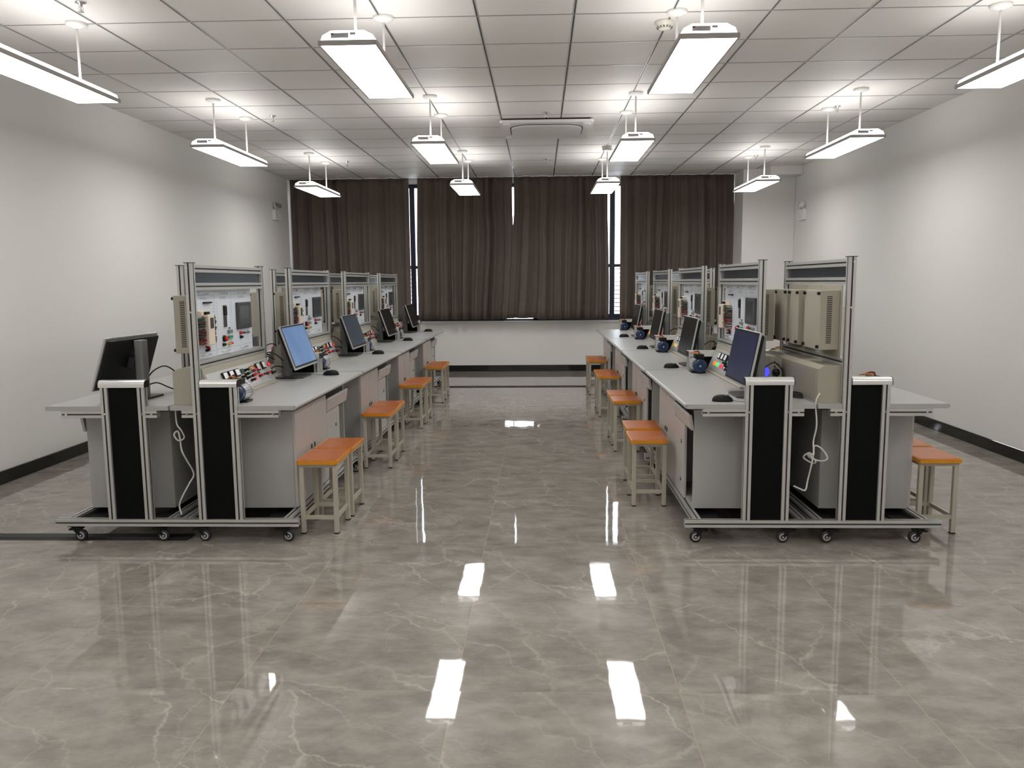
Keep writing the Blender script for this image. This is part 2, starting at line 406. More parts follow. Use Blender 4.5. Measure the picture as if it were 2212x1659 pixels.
# windows ----------------------------------------------------------
def window(name, x0, x1, mull, low=None):
    root = bpy.data.objects.new(name, None)
    COL.objects.link(root); tag(root, kind='structure')
    yf0, yf1 = YB + 0.07, YB + 0.13
    m = MB()
    m.box(x0, x0 + 0.041, yf0, yf1, WZ0, WZ1, 'winframe'); m.box(x1 - 0.041, x1, yf0, yf1, WZ0, WZ1, 'winframe')
    if low:
        m.box(x0 + 0.041, low[0], yf0, yf1, WZ0, WZ0 + 0.10, 'winframe'); m.box(low[1], x1 - 0.041, yf0, yf1, WZ0, WZ0 + 0.10, 'winframe'); m.box(low[0], low[1], yf0, yf1, WZ0, WZ0 + 0.031, 'winframe')
    else: m.box(x0 + 0.041, x1 - 0.041, yf0, yf1, WZ0, WZ0 + 0.10, 'winframe')  # bottom rail made tall behind the curtains to block daylight mirrored in the floor
    m.box(x0 + 0.041, x1 - 0.041, yf0, yf1, WZ1 - 0.06, WZ1, 'winframe')
    m.box(x0 + 0.041, x1 - 0.041, yf0 - 0.005, yf1, 1.675, 1.725, 'winframe')
    for q in mull: m.box(q - 0.03, q + 0.03, yf0, yf1, WZ0, WZ1, 'winframe')
    f = m.build('window_frame', root)
    MB().box(x0 + 0.041, x1 - 0.041, yf0 + 0.028, yf0 + 0.034, WZ0 + 0.031, WZ1 - 0.06, 'glass').build('window_glass', root)
    s = MB(); z = WZ0 + 0.07
    while z < 1.66:
        s.box(x0 + 0.05, x1 - 0.05, YB + 0.152, YB + 0.164, z, z + 0.013, 'winframe'); z += 0.068
    n = int((x1 - x0) / 0.5)
    for k in range(1, n): s.box(x0 + k * (x1 - x0) / n - 0.006, x0 + k * (x1 - x0) / n + 0.006, YB + 0.1645, YB + 0.175, WZ0, 1.68, 'winframe')
    s.build('security_bars', root)
    return root
window('window_1', WX0, -2.058, [-2.93])
window('window_2', -2.058, 1.168, [-0.62, -0.08], (-0.62, -0.08))
window('window_3', 1.168, WX1, [2.1])
structure('trim_3', MB().box(WX0, 3.02, YB - 0.03, YB + 0.2, WZ0 - 0.028, WZ0, 'sillm', 0.004))

# curtains ---------------------------------------------------------
CY = 12.9
def curtain(xa, xb, edgeL, edgeR, label, seed, dy=0.0):
    r = random.Random(seed); nx = 230; nz = 16; z0, z1 = 0.862, CEIL - 0.004
    # fold profile
    ph = 0.0; cs = []
    folds = []
    x = 0.0
    while x < 1.0:
        wd_ = r.uniform(0.07, 0.19); folds.append((x, wd_, r.uniform(0.45, 1.0))); x += wd_
    prof = []
    for i in range(nx + 1):
        u = i / nx; a = 0
        for (fx_, fw_, fa) in folds:
            if fx_ <= u <= fx_ + fw_ + 1e-6:
                a = fa * math.sin(2 * PI * (u - fx_) / fw_) + 0.25 * math.sin(6 * PI * (u - fx_) / fw_ + fx_ * 30)
        prof.append(a)
    for _ in range(2): prof = [(prof[max(i - 1, 0)] + prof[i] * 2 + prof[min(i + 1, nx)]) / 4 for i in range(nx + 1)]
    m = MB(); k = m.mi('curt'); G = []
    for side in (0, 1):
        g = []
        for j in range(nz + 1):
            t = j / nz; z = z0 + (z1 - z0) * t; row = []
            amp = 0.075 * (1 - 0.4 * t)
            la = xa + edgeL(z); lb = xb + edgeR(z)
            for i in range(nx + 1):
                u = i / nx
                xx = la + (lb - la) * u + 0.05 * u * (1 - u) * math.sin(9 * u + 5 * t + seed)
                yy = CY + dy + prof[i] * amp * min(1.0, min(u, 1 - u) / 0.06) + 0.01 * min(1.0, min(u, 1 - u) / 0.06) * math.sin(7 * u * PI + seed) * (1 - t)
                zz = z
                if j == 0: zz += 0.0015 * math.sin(40 * u + seed) - 0.004 + (0.018 * max(0.0, 1 - abs((xx + 0.30) / 0.30) ** 4) if -0.6 < xx < 0.0 else 0)
                row.append(m.bm.verts.new((xx, yy + side * 0.005, zz)))
            g.append(row)
        G.append(g)
    for side in (0, 1):
        for j in range(nz):
            for i in range(nx): m.face([G[side][j][i], G[side][j][i + 1], G[side][j + 1][i + 1], G[side][j + 1][i]], k, True)
    for j in range(nz):
        for i in (0, nx): m.face([G[0][j][i], G[0][j + 1][i], G[1][j + 1][i], G[1][j][i]], k)
    for i in range(nx):
        for j in (0, nz): m.face([G[0][j][i], G[0][j][i + 1], G[1][j][i + 1], G[1][j][i]], k)
    o = m.build('curtain')
    return tag(o, label, 'curtain', 'brown curtains across the far windows')
zero = lambda z: 0.0
curtain(XL + 0.03, -2.058, zero, zero, 'brown curtain at the far left, ending at the left window gap', 3)
curtain(-1.95, -0.415, lambda z: 0.026 * max(0, (z - 2.0)), lambda z: -0.015 * max(0, min(1, (z - 2.25) / 0.3)) * (1 if z < 2.95 else 0.2) - 0.07 * max(0, min(1, (2.0 - z) / 1.1)), 'brown curtain left of the middle slit between the windows', 11)
curtain(-0.41, 1.092, lambda z: 0.009 * max(0, min(1, (z - 2.25) / 0.3)) * (1 if z < 2.95 else 0.2) - 0.07 * max(0, min(1, (2.0 - z) / 1.1)) - 0.02 * max(0, min(1, (2.42 - z) / 0.12)), lambda z: -0.028 * max(0, min(1, (z - 1.5) / 1.0)), 'brown curtain right of the middle slit, ending at the right window gap', 23, -0.03)
curtain(1.265, 3.022, zero, lambda z: -0.012 * math.sin(z * 2.2), 'brown curtain at the far right beside the pale corner pier', 31)
rl = MB().box(XL + 0.01, 3.025, CY + 0.085, CY + 0.13, 3.045, CEIL - 0.0005, 'wht', 0.002)
tag(rl.build('curtain_rail'), 'white curtain rail fixed to the ceiling above the brown curtains', 'curtain rail')

# ================================================================== PENDANT LAMPS
LZ = 2.640
def make_lamp():
    r = thing('pendant_lamp')
    hw, hl = 0.15, 0.60
    fr = MB(); t = 0.011; z0, z1 = 0.0, 0.024
    fr.box(-hw, -hw + t, -hl, hl, z0, z1, 'lampframe', 0.002, 1); fr.box(hw - t, hw, -hl, hl, z0, z1, 'lampframe', 0.002, 1)
    fr.box(-hw + t, hw - t, -hl, -hl + t, z0, z1, 'lampframe'); fr.box(-hw + t, hw - t, hl - t, hl, z0, z1, 'lampframe')
    fr.build('frame', r)
    MB().box(-hw + t, hw - t, -hl + t, hl - t, 0.002, 0.010, 'lamp').build('diffuser', r)
    hp = [(-0.138, 0.0245), (0.138, 0.0245), (0.128, 0.050), (0.085, 0.072), (-0.085, 0.072), (-0.128, 0.050)]
    h = MB().prism(hp, 'y', -hl + 0.008, hl - 0.008, 'lamphouse').build('housing', r)
    ye = -hl + 0.0078
    st = MB().box(-0.085, 0.005, ye - 0.0015, ye, 0.036, 0.060, 'sticker')
    st.box(-0.085, -0.070, ye - 0.002, ye - 0.0015, 0.051, 0.060, 'stickred')
    for q in range(3): st.box(-0.066, -0.006 - 0.012 * q, ye - 0.002, ye - 0.0015, 0.053 - 0.006 * q, 0.0545 - 0.006 * q, 'mark')
    st.build('rating_label', h)
    MB().box(0.012, 0.040, ye - 0.0015, ye, 0.050, 0.062, 'sticker').build('small_label', h)
    top = CEIL - LZ - 0.0005
    for sy in (-0.40, 0.40):
        MB().cyl((0, sy, 0.0725), (0, sy, top - 0.03), 0.008, 'wht', 12).build('rod', r)
        MB().lathe((0, sy, top), (0, 0, -1), [(0, 0.064), (0.012, 0.064), (0.020, 0.058), (0.030, 0.020), (0.034, 0.010)], 'wht', 24).build('ceiling_canopy', r)
    return r
LP = Proto(make_lamp())
lcols = [(-2.90, 'outer left'), (-0.962, 'inner left'), (0.845, 'inner right'), (2.785, 'outer right')]
lrows = [(4.80, 'nearest visible row'), (7.73, 'middle visible row'), (10.73, 'farthest row by the curtains'), (1.86, 'row above the camera'), (-1.08, 'row behind the camera')]
for (ly, rn) in lrows:
    for (lx, cn) in lcols:
        o = LP.get(); o.location = (lx, ly, LZ)
        tag(o, 'white rectangular pendant lamp in the %s column, %s' % (cn, rn), 'pendant lamp', 'pendant lamps under the ceiling')

# ceiling cassette, sprinklers, detectors ---------------------------
def cassette(x, y):
    r = thing('ceiling_air_conditioner', 'square white cassette air conditioner set in the middle of the ceiling', 'air conditioner')
    r.location = (x, y, CEIL)
    MB().box(-0.44, 0.44, -0.44, 0.44, -0.018, -0.0005, 'blk').build('gap_shade', r)  # black block paints the shade in the gap above the panel
    MB().prism(offset_poly(0, 0, 0.95, 0.95, 0.03), 'z', -0.046, -0.0185, 'wht').build('surround_panel', r)
    sl = MB()
    MBp = offset_poly(0, 0, 0.76, 0.76, 0.22, 8); sl.prism(MBp, 'z', -0.0475, -0.0462, 'blk').build('outlet_slot', r)
    cp = MB().prism(offset_poly(0, 0, 0.735, 0.70, 0.20, 8), 'z', -0.062, -0.0476, 'wht').build('intake_cover', r)
    MB().prism(offset_poly(0, -0.345, 0.34, 0.007, 0.003, 3), 'z', -0.0605, -0.0478, 'grey').build('flap_line', r)
    for sx in (-1, 1):
        for sy in (-1, 1): MB().prism(offset_poly(sx * 0.405, sy * 0.37, 0.08, 0.12, 0.02, 3), 'z', -0.058, -0.0462, 'wht').build('corner_cover', r)
cassette(0.075, 8.83)
def make_sprinkler():
    r = thing('fire_sprinkler')
    MB().lathe((0, 0, -0.0005), (0, 0, -1), [(0, 0.030), (0.005, 0.030), (0.009, 0.012), (0.022, 0.010)], 'chrome', 16).build('rose', r)
    m = MB()
    for a in (-1, 1): m.tube([(a * 0.006, 0, -0.022), (a * 0.014, 0, -0.035), (a * 0.004, 0, -0.052)], 0.0022, 'chrome', 6, 4)
    m.build('yoke', r)
    MB().cyl((0, 0, -0.023), (0, 0, -0.050), 0.003, 'silver', 8).build('glass_bulb', r)
    MB().cyl((0, 0, -0.0525), (0, 0, -0.056), 0.016, 'chrome', 14).build('deflector', r)
    return r
SP = Proto(make_sprinkler())
for (x, y, l) in ((-2.66, 4.83, 'near the top left corner of the view'), (-2.607, 8.06, 'left of the air conditioner, between two lamp columns'), (-2.592, 11.07, 'by the far left lamp'),
                  (0.07, 8.09, 'just before the air conditioner'), (0.092, 11.07, 'between the air conditioner and the curtains'), (2.835, 8.03, 'beside the middle outer right lamp rod'), (2.87, 11.06, 'beside the far outer right lamp rod')):
    o = SP.get(); o.location = (x, y, CEIL)
    tag(o, 'small chrome ceiling sprinkler ' + l, 'sprinkler', 'fire sprinklers in the ceiling')
def make_detector():
    r = thing('smoke_detector')
    b = MB().lathe((0, 0, -0.0005), (0, 0, -1), [(0, 0.062), (0.010, 0.062), (0.014, 0.055), (0.034, 0.048), (0.046, 0.034), (0.050, 0.015)], 'offwht', 28).build('housing', r)
    m = MB()
    for i in range(14):
        a = 2 * PI * i / 14
        q = MB(); 
        for zz in (-0.036, -0.042):
            rr = 0.0465 if zz > -0.04 else 0.0405
            m.box(math.cos(a) * rr - 0.006, math.cos(a) * rr + 0.006, math.sin(a) * rr - 0.0035, math.sin(a) * rr + 0.0035, zz - 0.001, zz + 0.001, 'blk')
    m.build('vent_slots', r)
    return r
DP = Proto(make_detector())
for (x, y, l) in ((0.80, 5.40, 'beside the near inner right lamp canopy'), (0.825, 10.16, 'beside the far inner right lamp canopy')):
    o = DP.get(); o.location = (x, y, CEIL); tag(o, 'round cream smoke detector ' + l, 'smoke detector', 'smoke detectors on the ceiling')

def make_emergency():
    r = thing('emergency_light')   # wall at x=0, front towards +x
    MB().box(0.0, 0.046, -0.13, 0.13, 0.0, 0.15, 'wht', 0.006).build('housing', r)
    m = MB()
    for k in range(3): m.box(0.046, 0.0466, -0.06, -0.02 + 0.02 * k, 0.10 - 0.03 * k, 0.106 - 0.03 * k, 'mark')
    m.build('printed_label', r)
    for sy in (-0.065, 0.075):
        h = MB(); h.cyl((0.02, sy, 0.15), (0.022, sy, 0.178), 0.012, 'wht', 10)
        d = Vector((0.75, -0.55 if sy > 0 else -0.2, 0.15)).normalized(); c = Vector((0.035, sy, 0.215))
        h.lathe(c - d * 0.03, d, [(0, 0.022), (0.02, 0.044), (0.045, 0.047), (0.052, 0.047)], 'wht', 22)
        ho = h.build('lamp_head', r)
        MB().cyl(c + d * 0.0222, c + d * 0.0245, 0.042, 'grey', 22).build('lens', ho)
    return r
EP = Proto(make_emergency())
o = EP.get(); o.location = (XL + 0.0005, 12.2, 2.40); tag(o, 'white twin-head emergency light on the left wall near the curtain', 'emergency light', 'emergency lights on the side walls')
o = EP.get(); o.location = (XR - 0.0005, 11.95, 2.30); o.rotation_euler = (0, 0, PI); tag(o, 'white emergency light on the right wall near the corner pier', 'emergency light', 'emergency lights on the side walls')

# floor cable covers
def cover(x0, x1, y, label, tail):
    m = MB(); hw = 0.055
    m.prism([(y - hw, 0.0005), (y + hw, 0.0005), (y + hw * 0.6, 0.012), (y - hw * 0.6, 0.012)], 'x', x0, x1, 'rubber')
    tag(m.build('floor_cable_cover'), label, 'cable cover', 'black cable covers on the floor')
cover(XL + 0.015, -2.02, 4.44, 'black floor cable cover from the left wall under the nearest left benches', 0)
cover(-2.7, 2.4, 11.13, 'black floor cable cover crossing the floor in front of the back wall', 0)

# ================================================================== WORKSTATION
BL = 1.72        # bench length
DZ = 0.78        # desk top height

def make_bench():
    r = thing('training_bench')
    # desk top with rounded front edge
    d = MB()
    zt, zb, rr = DZ, 0.755, 0.0125
    plan = [(0.006, 0.003), (0.1335, 0.003), (0.1335, 0.0425), (0.3865, 0.0425), (0.3865, 0.003), (0.700, 0.003), (0.700, 1.717), (0.3865, 1.717),
            (0.3865, 1.6775), (0.1335, 1.6775), (0.1335, 1.717), (0.006, 1.717)]
    d.prism(plan, 'z', zb, zt, 'desk')
    prof = [(0.7, zb)]
    for i in range(7):
        a = -PI / 2 + PI * i / 6
        prof.append((0.70 + rr * math.cos(a), (zt + zb) / 2 + rr * math.sin(a)))
    prof += [(0.7, zt)]
    d.prism(prof, 'y', 0.014, 1.706, 'desk')
    d.build('desktop', r)
    # base
    for sc_ in (0.02, 1.70): MB().bar('x', (sc_, 0.11), 0.0, 0.70).build('base_cross_beam', r)
    for uc in (0.045, 0.625): MB().bar('y', (uc, 0.11), 0.0405, 1.6795).build('base_long_beam', r)
    MB().box(0.48, 0.604, 0.045, 1.675, 0.094, 0.104, 'blk').build('base_board', r)
    MB().box(0.066, 0.17, 0.045, 1.675, 0.094, 0.104, 'blk').build('base_board', r)
    # end frames with black infill and handrail
    for e, (p0, p1) in enumerate(((0.0, 0.04), (1.68, 1.72))):
        pc = (p0 + p1) / 2
        ztop = 1.567 if e == 0 else 0.885
        q = MB().bar('z', (0.155, pc), 0.1305, ztop).build('tall_post' if e == 0 else 'end_post', r)
        if e == 0:
            MB().box(0.131, 0.179, p0 - 0.004, p1 + 0.004, 1.5672, 1.571, 'dkgrey').build('post_cap', q)
        b = MB()
        for zz in (0.737, 1.3 if e == 0 else 0.737): b.cyl((0.155, pc + (0.0205 if e else -0.0205), zz), (0.155, pc + (0.023 if e else -0.023), zz), 0.006, 'chrome', 10)
        if e == 0: b.cyl((0.155, -0.0205, 0.985), (0.155, -0.023, 0.985), 0.006, 'chrome', 10); b.cyl((0.155, -0.0205, 1.54), (0.155, -0.023, 1.54), 0.006, 'chrome', 10)
        b.build('bolt', q)
        q = MB().bar('z', (0.365, pc), 0.1305, 0.885).build('end_post', r)
        MB().cyl((0.365, pc + (0.0205 if e else -0.0205), 0.737), (0.365, pc + (0.023 if e else -0.023), 0.737), 0.006, 'chrome', 10).build('bolt', q)
        MB().box(0.1755, 0.3445, pc - 0.006, pc + 0.006, 0.131, 0.8845, 'infill').build('infill_board', r)
        # handrail: quarter-round cap
        sg = 1 if e == 0 else -1
        out = p0 - 0.006 if e == 0 else p1 + 0.006
        inn = out + sg * 0.05
        pr = [(inn, 0.8855), (out, 0.8855), (out, 0.900)]
        for i in range(1, 7):
            a = PI / 2 * i / 6
            pr.append((out + sg * 0.022 * (1 - math.cos(a)), 0.900 + 0.025 * math.sin(a)))
        pr.append((inn, 0.925))
        u0 = 0.126 if e == 1 else 0.177
        h = MB().prism(pr, 'x', u0 + 0.004, 0.390, 'cap').build('handrail', r)
        c = MB()
        pc2 = [(0.5 * (inn + out) + (x - 0.5 * (inn + out)) * 1.02, 0.905 + (z - 0.905) * 1.02) for (x, z) in pr]
        c.prism(pc2, 'x', 0.3903, 0.394, 'blk')
        if e == 1: c.prism(pc2, 'x', u0, u0 + 0.0037, 'blk')
        c.build('end_cap', h)
        # rail under the desk top
        rb = MB().bar('x', (pc, 0.7345), 0.07, 0.1345).bar('x', (pc, 0.7345), 0.3855, 0.615).build('under_desk_rail', r)
        bb = MB()
        for uu in (0.10, 0.585): bb.cyl((uu, pc - 0.0205 if e == 0 else pc + 0.0205, 0.7345), (uu, pc - 0.0225 if e == 0 else pc + 0.0225, 0.7345), 0.007, 'chrome', 10)
        bb.build('bolt', rb)
    # upper frame
    MB().bar('z', (0.155, 1.12), 0.7805, 1.567).build('tall_post', r)
    MB().box(0.131, 0.179, 1.096, 1.144, 1.5672, 1.571, 'dkgrey').build('post_cap', r)
    for zc in (1.538, 1.440, 1.005): MB().bar('y', (0.155, zc), 0.0405, 1.0995).build('cross_rail', r)
    MB().box(0.151, 0.159, 0.041, 1.099, 1.4605, 1.5175, 'sign').build('header_board', r)
    return r

def add_casters(root, shift):
    """four swivel casters under the base; `shift` is where the wheels trail"""
    for k, (u, s) in enumerate(((0.12, 0.022), (0.60, 0.022), (0.12, 1.698), (0.60, 1.698))):
        c = MB()
        wu = u + shift
        c.box(u - 0.028, u + 0.028, s - 0.024, s + 0.024, 0.0865, 0.0898, 'blk')
        c.cyl((u, s, 0.079), (u, s, 0.0866), 0.018, 'blk', 16)
        for sy in (-1, 1):
            c.prism([(u - 0.016, 0.080), (u + 0.016, 0.080), (wu + 0.009, 0.030), (wu - 0.009, 0.030)], 'y', s + sy * 0.0145 - 0.0012, s + sy * 0.0145 + 0.0012, 'blk')
        c.box(min(u, wu) - 0.012, max(u, wu) + 0.012, s - 0.0145, s + 0.0145, 0.0715, 0.080, 'blk')
        sg = 1 if shift >= 0 else -1
        c.box(u - sg * 0.02 - 0.012, u - sg * 0.02 + 0.012, s - 0.012, s + 0.012, 0.062, 0.072, 'blk', 0.003)
        co = c.build('caster', root)
        wh = MB().lathe((wu, s - 0.0115, 0.0335), (0, 1, 0), [(0, 0.027), (0.002, 0.032), (0.006, 0.0335), (0.017, 0.0335), (0.021, 0.032), (0.023, 0.027)], 'rubber', 26).build('wheel', co)
        hb = MB()
        for sy in (-1, 1):
            a0 = s + sy * 0.0116
            hb.lathe((wu, a0, 0.0335), (0, sy, 0), [(0, 0.021), (0.0006, 0.021), (0.0008, 0.0205)], 'silver', 22)
            hb.lathe((wu, a0 + sy * 0.0009, 0.0335), (0, sy, 0), [(0, 0.013), (0.0006, 0.013)], 'dkgrey', 18)
            hb.cyl((wu, a0 + sy * 0.0016, 0.0335), (wu, a0 + sy * 0.005, 0.0335), 0.006, 'chrome', 12)
        hb.build('hub', co)

def make_cabinet():
    r = thing('under_desk_cabinet')      # local origin at station origin
    u0, u1, s0, s1, z0, z1 = 0.11, 0.615, 0.24, 1.48, 0.1315, 0.712
    t = 0.018; sd = 0.93
    b = MB()
    b.box(u0, u1, s0, s0 + t, z0, z1, 'cabinet', 0.0015, 1); b.box(u0, u1, s1 - t, s1, z0, z1, 'cabinet', 0.0015, 1)
    b.box(u0, u1 - 0.002, sd - t / 2, sd + t / 2, z0 + t, z1 - 0.001, 'cabinet')
    b.box(u0 + 0.001, u1, s0 + t, s1 - t, z0, z0 + t, 'cabinet')
    b.box(u0, u0 + 0.01, s0 + t, s1 - t, z0 + t, z1, 'cabinet')
    b.box(u0 + 0.01, u1 - 0.003, s0 + t, sd - t / 2, z1 - t, z1 - 0.0005, 'cabinet')
    b.box(u0 + 0.01, u1 - 0.003, sd + t / 2, s1 - t, 0.585, 0.593, 'cabinet')
    b.build('body', r)
    mid = (s0 + sd) / 2
    for (a, c, hs) in ((s0 + 0.002, mid - 0.0015, mid - 0.035), (mid + 0.0015, sd - 0.002, mid + 0.035)):
        dd = MB().box(u1 + 0.0005, u1 + 0.0165, a, c, z0 + 0.004, z1 - 0.002, 'cabfront', 0.0015, 1).build('door', r)
        MB().box(u1 + 0.0166, u1 + 0.0235, hs - 0.0035, hs + 0.0035, 0.425, 0.455, 'dkgrey', 0.002, 1).build('handle', dd)
    dd = MB().box(u1 + 0.0005, u1 + 0.0165, sd + 0.002, 1.27, z0 + 0.004, 0.588, 'cabfront', 0.0015, 1).build('door', r)
    for zz in (0.47, 0.232):
        k = MB().cyl((u1 + 0.0166, 1.17, zz), (u1 + 0.020, 1.17, zz), 0.012, 'dkgrey', 16)
        k.cyl((u1 + 0.020, 1.17, zz), (u1 + 0.024, 1.17, zz), 0.007, 'chrome', 12); k.build('lock', dd)
    # tilted keyboard drawer front with rounded end corners
    d = MB()
    d.prism([(u1 + 0.0005, 0.594), (u1 + 0.016, 0.594), (u1 + 0.032, 0.674), (u1 + 0.027, 0.684), (u1 + 0.016, 0.683)], 'y', sd + 0.004, s1 + 0.006, 'cabfront')
    d.box(u0 + 0.06, u1 + 0.0045, sd + 0.03, s1 - 0.04, 0.594, 0.604, 'cabinet')
    d.build('drawer', r)
    return r

# console ----------------------------------------------------------
FU, FZ = 0.187, 0.952            # top edge of the sloped face
FL = math.hypot(0.252 - FU, 0.795 - FZ)
TD = Vector(((0.252 - FU) / FL, 0, (0.795 - FZ) / FL))      # down the slope
ND = Vector((-TD.z, 0, TD.x))                               # outward
if ND.x < 0: ND = -ND
SLOPE = Matrix(((ND.x, 0, -TD.x, FU), (0, 1, 0, 0), (ND.z, 0, -TD.z, FZ), (0, 0, 0, 1)))
# in slope coordinates: x = outward, y = along the bench, z = up the slope (negative below the top edge)
def make_console():
    r = thing('control_console')
    z0 = DZ + 0.0005
    m = MB()
    m.prism([(0.012, z0), (0.262, z0), (0.262, 0.790), (0.252, 0.795), (FU, FZ), (0.180, 0.9835), (0.045, 0.9835), (0.012, 0.965)], 'y', 0.0455, 1.082, 'beige')
    m.prism([(0.012, z0), (0.085, z0), (0.085, 0.975), (0.045, 0.9835), (0.012, 0.965)], 'y', 1.0821, 1.094, 'beige')
    m.build('case', r)
    MB().box(0.0112, 0.012, 0.10, 1.04, 0.80, 0.945, 'beige').build('rear_cover', r)
    MB().box(0.0105, 0.0112, 0.86, 0.91, 0.88, 0.915, 'blk').build('rear_socket', r)
    def sl(mb, name, parent): return mb.xform(SLOPE).build(name, parent)
    f = sl(MB().box(0.0003, 0.0025, 0.062, 1.068, -0.158, -0.006, 'face', 0.0006, 1), 'face_plate', r)
    mk = MB()
    for (y, z, wy) in ((0.16, -0.085, 0.05), (0.16, -0.10, 0.035), (0.29, -0.075, 0.03), (0.38, -0.075, 0.03), (0.475, -0.075, 0.03), (0.84, -0.09, 0.05), (0.97, -0.09, 0.06), (0.72, -0.145, 0.04), (1.0, -0.145, 0.05), (0.3, -0.14, 0.12)):
        mk.box(0.0026, 0.0029, y - wy / 2, y + wy / 2, z - 0.002, z + 0.002, 'mark')
    sl(mk, 'printed_marks', f)
    def meter(y, z, wy, hz, lit):
        b = sl(MB().box(0.0026, 0.016, y - wy / 2, y + wy / 2, z - hz / 2, z + hz / 2, 'blk', 0.002, 1), 'panel_meter', r)
        sl(MB().box(0.0161, 0.0166, y - wy / 2 + 0.006, y + wy / 2 - 0.006, z - hz / 2 + 0.009, z + hz / 2 - 0.005, 'meter' if lit else 'wht'), 'dial', b)
        sl(MB().box(0.0167, 0.0171, y - 0.002, y + 0.012, z - 0.004, z - 0.002, 'blk'), 'needle', b)
    for y in (0.29, 0.383, 0.476): meter(y, -0.046, 0.066, 0.050, True)
    meter(0.835, -0.048, 0.052, 0.052, False); meter(0.94, -0.046, 0.052, 0.052, False)
    def knob(y, z, mt, name, rad=0.013, hgt=0.017):
        b = MB(); b.cyl((0.0026, y, z), (0.006, y, z), rad * 1.25, 'silver' if mt.startswith('b_') else 'blk', 18)
        b.lathe((0.006, y, z), (1, 0, 0), [(0, rad), (hgt - 0.004, rad), (hgt, rad * 0.75)], mt, 18); sl(b, name, r)
    knob(0.262, -0.11, 'b_or', 'push_button', 0.016); knob(0.352, -0.11, 'b_gr', 'push_button', 0.016); knob(0.446, -0.11, 'b_rd', 'push_button', 0.016)
    knob(0.545, -0.114, 'chrome', 'key_switch', 0.014, 0.012)
    knob(1.045, -0.052, 'ledred', 'indicator_lamp', 0.011, 0.012)
    sl(MB().box(0.0026, 0.014, 0.550, 0.588, -0.062, -0.030, 'w_green', 0.003, 1), 'selector_switch', r)
    def plug(y, z, mt, dy=0.0):
        b = MB(); b.cyl((0.0026, y, z), (0.010, y, z), 0.010, 'blk', 12); b.cyl((0.010, y, z), (0.034, y + dy, z), 0.0075, mt, 12); sl(b, 'test_plug', r)
    for (y, z, mt) in ((0.62, -0.045, 'blk'), (0.60, -0.072, 'blk'), (0.645, -0.07, 'green'), (0.535, -0.082, 'blk'), (0.60, -0.096, 'blk'), (0.655, -0.118, 'blk'),
                       (0.715, -0.040, 'red'), (0.755, -0.038, 'blk'), (0.727, -0.064, 'red'), (0.77, -0.062, 'red'), (0.70, -0.092, 'red'), (0.735, -0.09, 'red'), (0.76, -0.088, 'blk'),
                       (0.815, -0.108, 'red'), (0.85, -0.107, 'blk'), (0.955, -0.107, 'red'), (0.985, -0.106, 'blk'), (1.05, -0.115, 'blk'), (0.685, -0.044, 'yellow')):
        plug(y, z, mt)
    knob(0.72, -0.118, 'b_rd', 'push_button', 0.009, 0.012)
    # socket on the end face
    s = MB()
    for (u, z, a, c) in ((0.055, 0.945, 0.004, 0.006), (0.055, 0.918, 0.004, 0.006), (0.036, 0.931, 0.009, 0.0025)):
        s.box(u - a, u + a, 1.0941, 1.0948, z - c, z + c, 'blk')
    s.build('socket_holes', r)
    p = MB(); p.lathe((0.048, 1.0949, 0.884), (0, 1, 0), [(0, 0.024), (0.010, 0.025), (0.030, 0.018), (0.036, 0.010)], 'blk', 20)
    p.tube([(0.048, 1.128, 0.880), (0.050, 1.142, 0.850), (0.048, 1.150, 0.815), (0.046, 1.18, 0.7905)], 0.0045, 'blk')
    p.build('power_plug', r)
    return r

# modules ----------------------------------------------------------
MU = 0.1345      # front of the module plates
def module_shell(r, s0, s1, b0, b1):
    z0, z1 = 1.0265, 1.4185
    f = MB().box(MU - 0.0028, MU, s0, s1, z0, z1, 'panel', 0.001, 1).box(MU - 0.006, MU - 0.0028, s0, s1, z0, z1, 'beige').build('face_plate', r)
    bb = MB().box(0.022, MU - 0.0062, b0, b1, 1.067, 1.39, 'beige', 0.002, 1).build('back_box', r)
    v = MB(); n = 26
    for k in range(n):
        z = 1.105 + (1.355 - 1.105) * k / (n - 1)
        v.box(0.058, 0.086, b0 - 0.0006, b0 - 0.0001, z - 0.0023, z + 0.0023, 'blk'); v.box(0.058, 0.086, b1 + 0.0001, b1 + 0.0006, z - 0.0023, z + 0.0023, 'blk')
    v.build('vent_slots', bb)
    for ss in (b0 + 0.012, b1 - 0.012):
        for zz in (1.374, 1.084): MB().lathe((0.0218, ss, zz), (-1, 0, 0), [(0, 0.009), (0.012, 0.009), (0.014, 0.007)], 'blk', 12).build('corner_foot', bb)
    sc = (s0 + s1) / 2
    for zz in (1.398, 1.048):
        h = MB(); h.tube([(MU + 0.0005, sc - 0.06, zz - 0.002), (MU + 0.012, sc - 0.05, zz), (MU + 0.014, sc, zz + 0.002), (MU + 0.012, sc + 0.05, zz), (MU + 0.0005, sc + 0.06, zz - 0.002)], 0.0032, 'chrome', 8, 4)
        h.build('clip_handle', f)
    m = MB()
    for zz in (1.388, 1.062): m.box(MU, MU + 0.0004, s0 + 0.004, s1 - 0.004, zz - 0.0008, zz + 0.0008, 'mark')
    for zz in (1.374, 1.366): m.box(MU, MU + 0.0004, sc - 0.05, sc + 0.045, zz - 0.0014, zz + 0.0014, 'mark')
    return f, m
def jack(r, y, z, mt, rad=0.008):
    b = MB(); b.cyl((MU + 0.0002, y, z), (MU + 0.010, y, z), rad * 1.2, mt, 14); b.cyl((MU + 0.010, y, z), (MU + 0.020, y, z), rad * 0.8, mt, 14); b.build('jack_socket', r)
